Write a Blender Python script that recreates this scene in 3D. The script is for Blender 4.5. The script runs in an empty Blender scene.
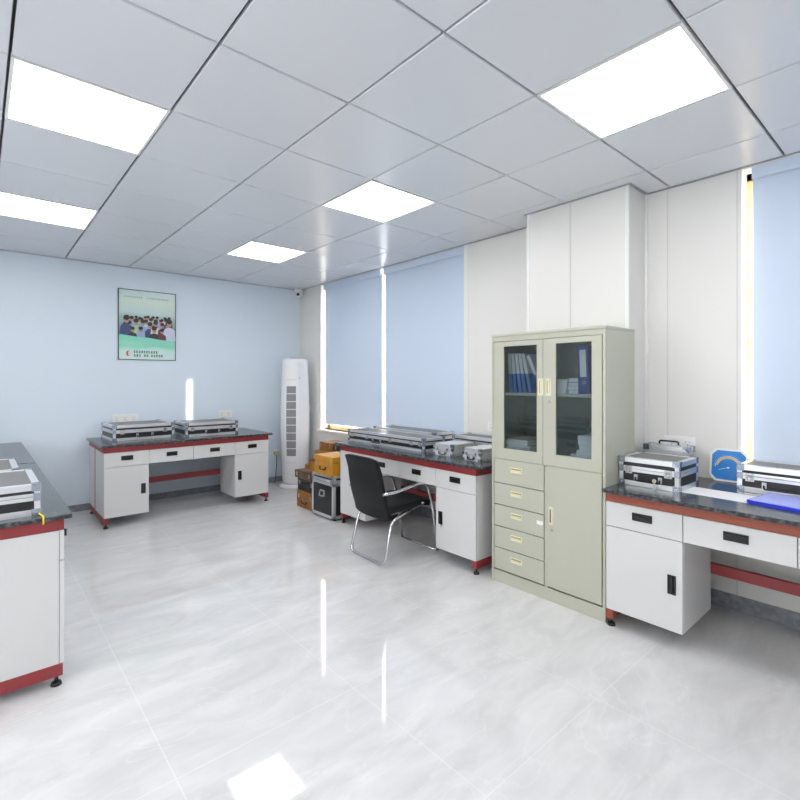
import bpy, bmesh, math, random
from mathutils import Vector, Matrix
random.seed(7)
S = bpy.context.scene
COL = S.collection
PI = math.pi

# ------------------------------------------------------------------ camera
CH, H = 1.48, 2.83            # camera height, ceiling height
F_PX, HORIZON = 483.6, 380.0
HEAD = math.atan(423.0 / F_PX)
cd = bpy.data.cameras.new('camera'); cam = bpy.data.objects.new('camera', cd); COL.objects.link(cam)
cam.location = (0, 0, CH)
cam.rotation_euler = (PI / 2, 0, -HEAD)
cd.sensor_width = 36; cd.lens = 36 * F_PX / 800
cd.shift_y = (HORIZON - 400) / 800
cd.clip_start = 0.02
S.camera = cam
S.view_settings.view_transform = 'Standard'
S.view_settings.look = 'None'
S.view_settings.gamma = 1
S.view_settings.exposure = 0.03

# ------------------------------------------------------------------ daylight
w = bpy.data.worlds.new('world'); S.world = w; w.use_nodes = True
bgn = w.node_tree.nodes['Background']
bgn.inputs[0].default_value = (1, 0.975, 0.93, 1); bgn.inputs[1].default_value = 7.0
sd = bpy.data.lights.new('sun', 'SUN'); sun = bpy.data.objects.new('sun', sd); COL.objects.link(sun)
sd.energy = 14; sd.angle = math.radians(1.3); sd.color = (1, 0.86, 0.62)
sun.location = (8, -3, 6)
sun.rotation_euler = Vector((-1.64, 1.95, -1.2)).to_track_quat('-Z', 'Y').to_euler()
PANEL_POWER = 10.5

# ------------------------------------------------------------------ materials
def lin(c):
    return tuple(((v / 255) / 12.92 if v / 255 <= 0.04045 else ((v / 255 + 0.055) / 1.055) ** 2.4) for v in c) + (1,)
MATS = {}
def mat(name, rgb, rough=0.5, metal=0.0, spec=0.5, noise=None, bump=0.0, bscale=60, coat=0.0):
    """rgb 0-255; noise=(rgb2, scale, detail, lo, hi)"""
    m = bpy.data.materials.new(name); m.use_nodes = True
    nt = m.node_tree; b = nt.nodes['Principled BSDF']
    b.inputs['Base Color'].default_value = lin(rgb)
    b.inputs['Roughness'].default_value = rough
    b.inputs['Metallic'].default_value = metal
    b.inputs['Specular IOR Level'].default_value = spec
    b.inputs['Coat Weight'].default_value = coat
    tc = nt.nodes.new('ShaderNodeTexCoord')
    if noise:
        c2, sc, det, lo, hi = noise
        n = nt.nodes.new('ShaderNodeTexNoise'); n.inputs['Scale'].default_value = sc; n.inputs['Detail'].default_value = det
        r = nt.nodes.new('ShaderNodeValToRGB')
        r.color_ramp.elements[0].position = lo; r.color_ramp.elements[0].color = lin(rgb)
        r.color_ramp.elements[1].position = hi; r.color_ramp.elements[1].color = lin(c2)
        nt.links.new(tc.outputs['Object'], n.inputs['Vector']); nt.links.new(n.outputs['Fac'], r.inputs['Fac'])
        nt.links.new(r.outputs['Color'], b.inputs['Base Color'])
    if bump:
        n = nt.nodes.new('ShaderNodeTexNoise'); n.inputs['Scale'].default_value = bscale; n.inputs['Detail'].default_value = 3
        bp = nt.nodes.new('ShaderNodeBump'); bp.inputs['Strength'].default_value = bump; bp.inputs['Distance'].default_value = 0.002
        nt.links.new(tc.outputs['Object'], n.inputs['Vector']); nt.links.new(n.outputs['Fac'], bp.inputs['Height'])
        nt.links.new(bp.outputs['Normal'], b.inputs['Normal'])
    MATS[name] = m
    return m

mat('blue_wall', (222, 234, 246), 0.38, bump=0.05, bscale=120)
mat('plain_wall', (236, 236, 236), 0.5)
mat('panel_wall', (232, 231, 228), 0.4)
mat('panel_joint', (212, 211, 208), 0.4)
mat('white_trim', (238, 240, 238), 0.35)
mat('skirting', (120, 124, 134), 0.35, noise=((150, 152, 160), 30, 6, 0.35, 0.65))
mat('ceiling_back', (40, 42, 46), 0.6)
mat('grid_metal', (150, 153, 160), 0.4)
mat('window_wood', (240, 208, 150), 0.5, noise=((226, 188, 124), 8, 4, 0.4, 0.7))
mat('sill_stone', (236, 230, 220), 0.35)
mat('blind_fabric', (208, 222, 242), 0.75, bump=0.1, bscale=400)
mat('blind_tube', (225, 228, 232), 0.4)
mat('bench_white', (214, 214, 214), 0.32)
mat('bench_gap', (40, 40, 42), 0.6)
mat('bench_red', (146, 52, 56), 0.38)
mat('bench_rust', (152, 78, 58), 0.38)
mat('black_plastic', (22, 22, 24), 0.35)
mat('granite', (44, 48, 52), 0.2, spec=0.4, noise=((104, 110, 116), 45, 8, 0.45, 0.75))
mat('cab_paint', (186, 187, 172), 0.32)
mat('cab_inside', (150, 160, 156), 0.5)
mat('cab_gap', (70, 72, 66), 0.6)
mat('cream_plastic', (226, 223, 196), 0.35)
mat('steel', (196, 198, 200), 0.3, metal=1)
mat('chrome', (215, 215, 218), 0.12, metal=1)
mat('aluminium', (226, 228, 232), 0.3, metal=0.75)
mat('corner_metal', (176, 184, 198), 0.22, metal=0.9)
mat('case_black', (30, 31, 34), 0.35, bump=0.2, bscale=300)
mat('case_grey', (112, 110, 108), 0.4, bump=0.2, bscale=300)
mat('case_silver', (222, 223, 226), 0.35, metal=0.25)
mat('leather', (13, 16, 19), 0.5, spec=0.3, bump=0.2, bscale=260)
mat('ac_white', (240, 241, 245), 0.25)
mat('ac_seam', (190, 192, 198), 0.4)
mat('ac_dark', (120, 118, 120), 0.5)
mat('ac_grey', (176, 180, 186), 0.3)
mat('outlet_white', (242, 242, 242), 0.3)
mat('wood_yellow', (206, 148, 44), 0.42, noise=((184, 122, 30), 6, 5, 0.35, 0.7))
mat('wood_orange', (160, 108, 50), 0.5, noise=((132, 84, 36), 6, 5, 0.35, 0.7))
mat('wood_brown', (112, 84, 62), 0.5, noise=((84, 62, 46), 8, 5, 0.35, 0.7))
mat('paper', (240, 240, 244), 0.7)
mat('paper_aged', (214, 204, 180), 0.7)
mat('book_blue', (60, 96, 170), 0.5)
mat('book_skyblue', (70, 124, 206), 0.45)
mat('binder_blue', (30, 62, 150), 0.45)
mat('folder_blue', (36, 60, 220), 0.35)
mat('folder_lilac', (172, 182, 250), 0.35)
mat('yellow', (236, 218, 40), 0.5)
mat('gauge_blue', (34, 132, 214), 0.35)
mat('gauge_yellow', (238, 196, 70), 0.4)
mat('brass', (186, 172, 120), 0.35, metal=0.6)
mat('beige_plastic', (208, 200, 176), 0.4)
mat('blue_tint_glass', (20, 24, 22), 0.1)

def ceiling_mat():
    m = mat('ceiling_tile', (220, 223, 229), 0.27, spec=0.8)
    nt = m.node_tree; b = nt.nodes['Principled BSDF']
    tc = nt.nodes.new('ShaderNodeTexCoord'); v = nt.nodes.new('ShaderNodeTexVoronoi'); v.inputs['Scale'].default_value = 75
    v.inputs['Randomness'].default_value = 0.0
    bp = nt.nodes.new('ShaderNodeBump'); bp.inputs['Strength'].default_value = 0.12; bp.inputs['Distance'].default_value = 0.002
    nt.links.new(tc.outputs['Object'], v.inputs['Vector']); nt.links.new(v.outputs['Distance'], bp.inputs['Height'])
    nt.links.new(bp.outputs['Normal'], b.inputs['Normal'])
ceiling_mat()

def floor_mat():
    m = bpy.data.materials.new('floor_tile'); m.use_nodes = True; MATS['floor_tile'] = m
    nt = m.node_tree; b = nt.nodes['Principled BSDF']; L = nt.links.new
    tc = nt.nodes.new('ShaderNodeTexCoord')
    mp = nt.nodes.new('ShaderNodeMapping'); mp.inputs['Location'].default_value = (0.25, -1.09, 0)
    L(tc.outputs['Object'], mp.inputs['Vector'])
    # cloudy marble, stretched and warped
    mp2 = nt.nodes.new('ShaderNodeMapping'); mp2.inputs['Scale'].default_value = (1.0, 2.6, 1); mp2.inputs['Rotation'].default_value = (0, 0, 0.5)
    L(tc.outputs['Object'], mp2.inputs['Vector'])
    n = nt.nodes.new('ShaderNodeTexNoise'); n.inputs['Scale'].default_value = 2.2; n.inputs['Detail'].default_value = 9
    n.inputs['Roughness'].default_value = 0.62; n.inputs['Distortion'].default_value = 0.8
    L(mp2.outputs['Vector'], n.inputs['Vector'])
    r = nt.nodes.new('ShaderNodeValToRGB'); e = r.color_ramp.elements
    e[0].position = 0.32; e[0].color = lin((203, 204, 205)); e[1].position = 0.68; e[1].color = lin((221, 221, 222))
    L(n.outputs['Fac'], r.inputs['Fac'])
    # thin veins
    n2 = nt.nodes.new('ShaderNodeTexNoise'); n2.inputs['Scale'].default_value = 1.4; n2.inputs['Detail'].default_value = 6; n2.inputs['Distortion'].default_value = 1.3
    L(mp2.outputs['Vector'], n2.inputs['Vector'])
    s = nt.nodes.new('ShaderNodeMath'); s.operation = 'SUBTRACT'; s.inputs[1].default_value = 0.5; L(n2.outputs['Fac'], s.inputs[0])
    a = nt.nodes.new('ShaderNodeMath'); a.operation = 'ABSOLUTE'; L(s.outputs[0], a.inputs[0])
    mr = nt.nodes.new('ShaderNodeMapRange'); mr.inputs['From Min'].default_value = 0.0; mr.inputs['From Max'].default_value = 0.012
    mr.inputs['To Min'].default_value = 0.22; mr.inputs['To Max'].default_value = 0; L(a.outputs[0], mr.inputs['Value'])
    mx = nt.nodes.new('ShaderNodeMix'); mx.data_type = 'RGBA'; mx.inputs['B'].default_value = lin((236, 236, 236))
    L(mr.outputs['Result'], mx.inputs['Factor']); L(r.outputs['Color'], mx.inputs['A'])
    br = nt.nodes.new('ShaderNodeTexBrick'); br.offset = 0; br.squash = 1
    for k, v in (('Scale', 1), ('Mortar Size', 0.0025), ('Mortar Smooth', 0), ('Brick Width', 0.806), ('Row Height', 0.806)):
        br.inputs[k].default_value = v
    br.inputs['Color1'].default_value = (0, 0, 0, 1); br.inputs['Color2'].default_value = (0, 0, 0, 1); br.inputs['Mortar'].default_value = (1, 1, 1, 1)
    L(mp.outputs['Vector'], br.inputs['Vector'])
    mx2 = nt.nodes.new('ShaderNodeMix'); mx2.data_type = 'RGBA'; mx2.inputs['B'].default_value = lin((238, 238, 236))
    mf = nt.nodes.new('ShaderNodeMath'); mf.operation = 'MULTIPLY'; mf.inputs[1].default_value = 0.35; L(br.outputs['Color'], mf.inputs[0])
    L(mf.outputs[0], mx2.inputs['Factor']); L(mx.outputs['Result'], mx2.inputs['A']); L(mx2.outputs['Result'], b.inputs['Base Color'])
    b.inputs['Roughness'].default_value = 0.045
    b.inputs['Specular IOR Level'].default_value = 0.6
floor_mat()

def emit_mat(name, rgb, power):
    m = bpy.data.materials.new(name); m.use_nodes = True
    b = m.node_tree.nodes['Principled BSDF']
    b.inputs['Base Color'].default_value = (0.9, 0.9, 0.9, 1)
    b.inputs['Emission Color'].default_value = rgb + (1,); b.inputs['Emission Strength'].default_value = power
    MATS[name] = m
emit_mat('diffuser', (1.0, 0.985, 0.965), PANEL_POWER)

def glass_mat(name, tint, gloss=0.10):
    m = bpy.data.materials.new(name); m.use_nodes = True; nt = m.node_tree
    nt.nodes.clear(); o = nt.nodes.new('ShaderNodeOutputMaterial')
    t = nt.nodes.new('ShaderNodeBsdfTransparent'); t.inputs[0].default_value = tint
    g = nt.nodes.new('ShaderNodeBsdfGlossy'); g.inputs['Roughness'].default_value = 0.02
    x = nt.nodes.new('ShaderNodeMixShader'); x.inputs[0].default_value = gloss
    nt.links.new(t.outputs[0], x.inputs[1]); nt.links.new(g.outputs[0], x.inputs[2]); nt.links.new(x.outputs[0], o.inputs[0])
    MATS[name] = m
glass_mat('window_glass', (0.95, 0.97, 1, 1), 0.05)
glass_mat('cab_glass', (0.72, 0.77, 0.78, 1), 0.06)

# ------------------------------------------------------------------ mesh helpers
class MB:
    def __init__(self): self.v = []; self.f = []; self.m = []; self.mats = []; self.s = []
    def mi(self, m):
        if m not in self.mats: self.mats.append(m)
        return self.mats.index(m)
    def add(self, vs, fs, m, M=None, smooth=False):
        o = len(self.v)
        for p in vs:
            p = Vector(p)
            self.v.append(tuple(M @ p) if M else tuple(p))
        k = self.mi(m)
        for f in fs: self.f.append(tuple(i + o for i in f)); self.m.append(k); self.s.append(smooth)
        return self
    def box(self, a, b, m, M=None):
        x0, x1 = sorted((a[0], b[0])); y0, y1 = sorted((a[1], b[1])); z0, z1 = sorted((a[2], b[2]))
        vs = [(x0, y0, z0), (x1, y0, z0), (x1, y1, z0), (x0, y1, z0), (x0, y0, z1), (x1, y0, z1), (x1, y1, z1), (x0, y1, z1)]
        fs = [(0, 3, 2, 1), (4, 5, 6, 7), (0, 1, 5, 4), (1, 2, 6, 5), (2, 3, 7, 6), (3, 0, 4, 7)]
        return self.add(vs, fs, m, M)
    def cyl(self, p0, p1, r, m, n=16, r1=None, M=None):
        p0, p1 = Vector(p0), Vector(p1); d = (p1 - p0).normalized()
        u = d.orthogonal().normalized(); v = d.cross(u); r1 = r if r1 is None else r1
        vs = []
        for p, rr in ((p0, r), (p1, r1)):
            for k in range(n):
                a = 2 * PI * k / n; vs.append(p + (u * math.cos(a) + v * math.sin(a)) * rr)
        self.add(vs, [(k, (k + 1) % n, n + (k + 1) % n, n + k) for k in range(n)], m, M, True)
        self.add(vs, [tuple(range(n))[::-1], tuple(range(n, 2 * n))], m, M)
        return self
    def tube(self, pts, r, m, n=12, M=None):
        pts = [Vector(p) for p in pts]; rings = []; N = None
        for i, p in enumerate(pts):
            t = (pts[min(i + 1, len(pts) - 1)] - pts[max(i - 1, 0)]).normalized()
            if N is None: N = t.orthogonal().normalized()
            N = (N - t * N.dot(t)).normalized(); B = t.cross(N)
            rings.append([p + (N * math.cos(2 * PI * k / n) + B * math.sin(2 * PI * k / n)) * r for k in range(n)])
        vs = [q for R in rings for q in R]
        fs = [(i * n + k, i * n + (k + 1) % n, (i + 1) * n + (k + 1) % n, (i + 1) * n + k) for i in range(len(rings) - 1) for k in range(n)]
        self.add(vs, fs, m, M, True)
        self.add(vs, [tuple(range(n))[::-1], tuple(range(len(vs) - n, len(vs)))], m, M)
        return self
    def prism(self, poly, y0, y1, m, M=None):
        """poly of (x,z) extruded along y"""
        n = len(poly)
        vs = [(x, y0, z) for x, z in poly] + [(x, y1, z) for x, z in poly]
        fs = [tuple(range(n)), tuple(range(n, 2 * n))[::-1]] + [(k, n + k, n + (k + 1) % n, (k + 1) % n) for k in range(n)]
        return self.add(vs, fs, m, M)
    def build(self, name, parent=None, bevel=0.0, seg=2, sub=0):
        me = bpy.data.meshes.new(name)
        me.from_pydata(self.v, [], self.f)
        for m in self.mats: me.materials.append(MATS[m])
        for p, k, s in zip(me.polygons, self.m, self.s): p.material_index = k; p.use_smooth = s
        bm = bmesh.new(); bm.from_mesh(me)
        bmesh.ops.remove_doubles(bm, verts=bm.verts, dist=1e-6)
        bmesh.ops.recalc_face_normals(bm, faces=bm.faces); bm.to_mesh(me); bm.free()
        o = bpy.data.objects.new(name, me); COL.objects.link(o)
        if parent: o.parent = parent
        if bevel:
            b = o.modifiers.new('bevel', 'BEVEL'); b.width = bevel; b.segments = seg; b.limit_method = 'ANGLE'; b.angle_limit = math.radians(40)
        if sub:
            q = o.modifiers.new('sub', 'SUBSURF'); q.levels = sub; q.render_levels = sub
        return o

def rounded(pts, r, n=6):
    """polyline with rounded corners"""
    pts = [Vector(p) for p in pts]; out = [pts[0]]
    for i in range(1, len(pts) - 1):
        a, b, c = pts[i - 1], pts[i], pts[i + 1]
        rr = min(r, (a - b).length * 0.48, (c - b).length * 0.48)
        p0 = b + (a - b).normalized() * rr; p1 = b + (c - b).normalized() * rr
        for k in range(n + 1):
            t = k / n; out.append(p0 * (1 - t) ** 2 + b * 2 * t * (1 - t) + p1 * t * t)
    out.append(pts[-1]); return out

def tag(o, label, cat, group=None, kind=None):
    o['label'] = label; o['category'] = cat
    if group: o['group'] = group
    if kind: o['kind'] = kind
    return o
def thing(name, label, cat, loc, rz=0, group=None):
    o = bpy.data.objects.new(name, None); COL.objects.link(o); o.empty_display_size = 0.1
    o.location = loc; o.rotation_euler = (0, 0, rz)
    return tag(o, label, cat, group)
def struct(name, mb, label=None, bevel=0.0, parent=None):
    o = mb.build(name, parent, bevel)
    if parent is None:
        o['kind'] = 'structure'
        if label: o['label'] = label
    return o
def copy_tree(o, parent=None):
    c = o.copy(); COL.objects.link(c); c.parent = parent
    for ch in list(o.children): copy_tree(ch, c)
    return c

# ================================================================== ROOM
XW, YB = 3.67, 6.5            # window wall, back wall
XL, YF = -2.5, -2.3           # left wall, front wall
THK = 0.2
W1 = (3.22, 5.90); W2 = (-1.55, 0.888)       # window openings (y ranges)
ZS, ZT = 0.79, 2.822
struct('floor', MB().box((XL - .2, YF - .2, -.1), (XW + THK, YB + .2, 0), 'floor_tile'), 'glossy pale grey marble tile floor')
struct('wall_back', MB().box((XL - .2, YB, 0), (XW + THK, YB + .2, H + .1), 'blue_wall'), 'pale blue back wall')
W_FILL = (-0.7, 3.85)               # unseen window band added in the left wall for fill daylight
wl = MB()
for y0, y1, z0, z1 in ((YF, W_FILL[0], 0, H + .1), (W_FILL[1], YB, 0, H + .1), (W_FILL[0], W_FILL[1], 0, .85), (W_FILL[0], W_FILL[1], 1.80, H + .1)):
    wl.box((XL - .2, y0, z0), (XL, y1, z1), 'plain_wall')
struct('wall_left', wl, 'plain white wall at the left with a window band added for fill light')
f = MB(); xa, xb = XL - .16, XL - .11
f.box((xa, W_FILL[0], .85), (xb, W_FILL[1], .88), 'white_trim').box((xa, W_FILL[0], 1.77), (xb, W_FILL[1], 1.80), 'white_trim')
for k in range(7):
    yy = W_FILL[0] + (W_FILL[1] - W_FILL[0] - .05) * k / 6; f.box((xa, yy, .88), (xb, yy + .05, 1.77), 'white_trim')
o = struct('window_3', f, 'white framed long window added unseen in the left wall for fill daylight')
MB().box((xa + .02, W_FILL[0] + .05, .88), (xa + .026, W_FILL[1] - .05, 1.77), 'window_glass').build('glass', o)
struct('wall_front', MB().box((XL - .2, YF - .2, 0), (XW + THK, YF, H + .1), 'plain_wall'), 'plain white wall behind the viewer')
ww = MB(); X2 = XW + THK
for y0, y1, z0, z1 in ((W1[1], YB, 0, H + .1), (W1[0], W1[1], 0, ZS), (W1[0], W1[1], ZT, H + .1), (W2[1], W1[0], 0, H + .1),
                       (W2[0], W2[1], 0, ZS), (W2[0], W2[1], ZT, H + .1), (YF, W2[0], 0, H + .1)):
    ww.box((XW, y0, z0), (X2, y1, z1), 'panel_wall')
struct('wall_right', ww, 'off white panelled wall with the windows')
# pillar
PX, PY0, PY1 = 3.385, 1.475, 2.29
struct('wall_pillar', MB().box((PX, PY0, 0), (XW, PY1, H + .05), 'panel_wall'), 'off white panelled pillar behind the cabinet', 0.004)
t = 0
def trim(a, b, m='white_trim', bevel=0.0):
    global t; t += 1
    return struct('trim_%d' % t, MB().box(a, b, m), bevel=bevel)
trim((PX - .004, PY0 - .004, 0), (PX + .02, PY0 + .022, H), 'white_trim', .002)
trim((PX - .004, PY1 - .024, 0), (PX + .02, PY1 + .004, H), 'white_trim', .002)
trim((XW - .018, PY0 - .018, 0), (XW, PY0, H), 'white_trim', .002)
trim((PX - .002, 1.906, 0), (PX, 1.914, H), 'panel_joint')
trim((XW - .002, 1.322, 0), (XW, 1.328, H), 'panel_joint')
trim((XW - .006, 3.165, 0), (XW, W1[0], H), 'white_trim', .002)
trim((XW - .002, W2[1] + .02, 0), (XW, W2[1] + .026, H), 'panel_joint')
trim((XW - .002, 0.40, .1), (XW, 0.406, ZS - .04), 'panel_joint')
trim((XW - .012, YB - .012, 0), (XW, YB, H), 'white_trim', .003)
# skirting
struct('baseboard_back', MB().box((XL, YB - .012, 0), (XW - .012, YB, .075), 'skirting'), 'grey stone skirting of the back wall', .002)
sb = MB().box((XW - .012, PY1, 0), (XW, YB - .012, .10), 'skirting').box((XW - .012, YF, 0), (XW, PY0, .10), 'skirting')
sb.box((PX - .012, PY0, 0), (PX, PY1, .10), 'skirting')
struct('baseboard_right', sb, 'grey stone skirting of the window wall', .002)
struct('baseboard_left', MB().box((XL, YF, 0), (XL + .012, YB - .012, .10), 'skirting'), None, .002)

# ceiling: lay-in metal tiles with bevelled edges
GX0, GDX, GY0, GDY = 0.735, 0.632, 0.668, 0.637
xs = [GX0 + GDX * k for k in range(-5, 5)]; ys = [GY0 + GDY * k for k in range(-4, 10)]
xs = [XL] + [x for x in xs if XL + .05 < x < XW - .05] + [XW]; ys = [YF] + [y for y in ys if YF + .05 < y < YB - .03] + [YB]
PANELS = [(i, j) for i in (-3, 0, 3) for j in (-3, 0, 3, 6)]
pan_cells = {(round(GX0 + GDX * (i - 1), 3), round(GY0 + GDY * j, 3)) for i, j in PANELS}
cm = MB(); cm.box((XL, YF, H + .02), (XW, YB, H + .05), 'ceiling_back')
for a in range(len(xs) - 1):
    for b in range(len(ys) - 1):
        if (round(xs[a], 3), round(ys[b], 3)) in pan_cells: continue
        g, bv = .0055, .003
        x0, x1, y0, y1 = xs[a] + g, xs[a + 1] - g, ys[b] + g, ys[b + 1] - g
        vs = [(x0, y0, H + .02), (x1, y0, H + .02), (x1, y1, H + .02), (x0, y1, H + .02),
              (x0, y0, H + .005), (x1, y0, H + .005), (x1, y1, H + .005), (x0, y1, H + .005),
              (x0 + bv, y0 + bv, H), (x1 - bv, y0 + bv, H), (x1 - bv, y1 - bv, H), (x0 + bv, y1 - bv, H)]
        fs = [(k, (k + 1) % 4, 4 + (k + 1) % 4, 4 + k) for k in range(4)] + [(4 + k, 4 + (k + 1) % 4, 8 + (k + 1) % 4, 8 + k) for k in range(4)] + [(8, 9, 10, 11)]
        cm.add(vs, fs, 'ceiling_tile')
struct('ceiling', cm, 'grey white metal tile ceiling')
# edge angle
for a, b in (((XL, YB - .02, H - .004), (XW, YB, H)), ((XW - .022, PY1, H - .004), (XW, YB - .02, H)), ((XW - .022, YF, H - .004), (XW, PY0, H)),
             ((PX - .022, PY0 - .022, H - .004), (PX, PY1 + .022, H)), ((PX, PY0 - .022, H - .004), (XW - .022, PY0, H)), ((PX, PY1, H - .004), (XW - .022, PY1 + .022, H))):
    trim(a, b, 'grid_metal')

# windows -----------------------------------------------------------
def window(n, y0, y1, splits):
    xa, xb = XW + .12, XW + .17; fw = .05
    f = MB()
    f.box((xa, y0, ZS), (xb, y1, ZS + fw), 'window_wood').box((xa, y0, ZT - fw), (xb, y1, ZT), 'window_wood')
    for y in (y0, y1 - fw): f.box((xa, y, ZS), (xb, y + fw, ZT), 'window_wood')
    for y in splits: f.box((xa, y - fw / 2, ZS), (xb, y + fw / 2, ZT), 'window_wood')
    o = struct('window_%d' % n, f, 'wood framed window behind the blinds', .003)
    MB().box((xa + .02, y0 + fw, ZS + fw), (xa + .026, y1 - fw, ZT - fw), 'window_glass').build('glass', o)
    MB().box((XW - .05, y0 - .02, ZS - .03), (xa, y1 + .02, ZS), 'sill_stone').build('window_sill', o, .004)
window(1, W1[0], W1[1], (4.05, 5.15))
window(2, W2[0], W2[1], (-.35,))
def blind(y0, y1, label, zb):
    r = thing('roller_blind', label, 'blind', (XW + .045, (y0 + y1) / 2, zb), 0, None)
    hw = (y1 - y0) / 2; zt = ZT - zb
    c = MB().cyl((0, -hw, zt - .03), (0, hw, zt - .03), .022, 'blind_tube'); c.build('roller', r)
    MB().box((-.034, -hw, zt - .075), (-.028, hw, zt), 'blind_fabric').box((-.028, -hw, zt - .006), (.034, hw, zt), 'blind_fabric').build('cassette', r, .002)
    MB().box((-.002, -hw, .012), (.001, hw, zt - .03), 'blind_fabric').build('fabric', r)
    MB().box((-.008, -hw, 0), (.008, hw, .018), 'blind_fabric').build('bottom_rail', r, .004)
BZ = .865
blind(4.572, 5.852, 'light blue roller blind nearest the white air conditioner', BZ)
blind(3.235, 4.513, 'light blue roller blind directly above the chair bench, left of the cabinet', BZ)
blind(-1.545, .837, 'light blue roller blind at the right edge behind the case and blue gauge', BZ)

# ceiling lights ------------------------------------------------------
lab = {(0, 3): 'square white ceiling light panel at top left of the photo', (0, 6): 'square ceiling light panel at left edge nearer the blue wall',
       (3, 3): 'square ceiling light panel in the middle of the ceiling', (3, 6): 'square ceiling light panel farthest away, near the corner air conditioner',
       (3, 0): 'largest looking square ceiling light panel, in front of the pillar'}
for i, j in PANELS:
    x0, y0 = GX0 + GDX * (i - 1), GY0 + GDY * j
    cx, cy = x0 + GDX / 2, y0 + GDY / 2
    l = thing('ceiling_light', lab.get((i, j), 'square ceiling light panel outside the photo, %s column, %s row' % ({-3: 'left', 0: 'middle', 3: 'right'}[i], {-3: 'nearest', 0: 'second', 3: 'third', 6: 'farthest'}[j])), 'ceiling light', (cx, cy, H - .002), 0, 'square light panels in the ceiling')
    hx, hy, fw = GDX / 2 - .004, GDY / 2 - .004, .014
    f = MB()
    f.box((-hx, -hy, 0), (hx, -hy + fw, .02), 'white_trim').box((-hx, hy - fw, 0), (hx, hy, .02), 'white_trim')
    f.box((-hx, -hy + fw, 0), (-hx + fw, hy - fw, .02), 'white_trim').box((hx - fw, -hy + fw, 0), (hx, hy - fw, .02), 'white_trim')
    f.build('frame', l)
    MB().box((-hx + fw, -hy + fw, .004), (hx - fw, hy - fw, .012), 'diffuser').build('diffuser', l)

# ================================================================== LAB BENCHES
ZTOP = .83
def bench(loc, rz, label, splits, depth, over=(.03, .03, .035), red='bench_red', door_left=True):
    """local x to the right seen from the front, y into the bench; body from splits[0] to splits[-1]"""
    r = thing('lab_bench', label, 'lab bench', loc, rz, None)
    x0, x1 = splits[0], splits[-1]; ol, orr, of = over
    MB().box((x0 - ol, -of, ZTOP - .022), (x1 + orr, depth, ZTOP), 'granite').build('worktop', r, .004)
    zt, za, zd, zb = ZTOP - .022, .752, .605, .105
    a = MB()
    a.box((x0, 0, za), (x1, .03, zt), red).box((x0, depth - .06, za), (x1, depth - .03, zt), red)
    a.box((x0, .03, za), (x0 + .03, depth - .06, zt), red).box((x1 - .03, .03, za), (x1, depth - .06, zt), red)
    a.build('apron', r, .003)
    for x in (x0, x1 - .04):
        b = MB()
        b.box((x, .005, .045), (x + .04, depth - .04, zb), red)
        b.build('base_rail', r, .003)
        MB().box((x, .462, zb), (x + .04, .50, za), red).build('post', r, .003)
        MB().box((x + .004, .502, zb), (x + .018, depth - .04, za), 'bench_white').build('rear_side_panel', r, .002)
        for y in (.03, depth - .08):
            MB().cyl((x + .02, y, 0), (x + .02, y, .014), .024, 'black_plastic', 20, .02).cyl((x + .02, y, .014), (x + .02, y, .045), .008, 'black_plastic', 12).build('foot', r)
    # pedestals
    dp = .46
    for k, (a0, a1) in enumerate(((splits[0], splits[1]), (splits[-2], splits[-1]))):
        MB().box((a0 + .001, .021, zb), (a1 - .001, dp, za), 'bench_white').build('pedestal', r, .0015)
        g = .002
        d = MB().box((a0 + g, 0, zb), (a1 - g, .019, zd - g), 'bench_white').build('door', r, .0015)
        hx = (a1 - .055) if k == 0 else (a0 + .055)
        handle(d, hx, .34 + .02, .021, .052)
    for k in range(len(splits) - 1):
        a0, a1 = splits[k], splits[k + 1]; g = .002
        d = MB().box((a0 + g, 0, zd + g), (a1 - g, .019, za - g), 'bench_white')
        if 0 < k < len(splits) - 2: d.box((a0 + .02, .019, zd + .02), (a1 - .02, dp - .06, za - g), 'bench_white')
        d = d.build('drawer', r, .0015)
        handle(d, (a0 + a1) / 2, (zd + za) / 2 + .012, .054, .022)
    MB().box((splits[0] + .04, .465, .315), (splits[-1] - .04, .495, .378), 'bench_red').build('crossbar', r, .003)
    return r
def handle(parent, x, z, hw, hh):
    m = MB(); t = .007
    m.box((x - hw, -.003, z - hh), (x + hw, -.0005, z + hh), 'black_plastic')
    m.box((x - hw, -.006, z - hh), (x - hw + t, -.001, z + hh), 'black_plastic').box((x + hw - t, -.006, z - hh), (x + hw, -.001, z + hh), 'black_plastic')
    m.box((x - hw, -.006, z + hh - t), (x + hw, -.001, z + hh), 'black_plastic').box((x - hw, -.006, z - hh), (x + hw, -.001, z - hh + t * .7), 'black_plastic')
    if hw > hh: m.box((x - hw + t, -.010, z + hh * .1), (x + hw - t, -.004, z + hh * .45), 'black_plastic')
    else: m.box((x - hw * .2, -.010, z - hh + t), (x + hw * .35, -.004, z + hh - t), 'black_plastic')
    return m.build('handle', parent)

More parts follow.
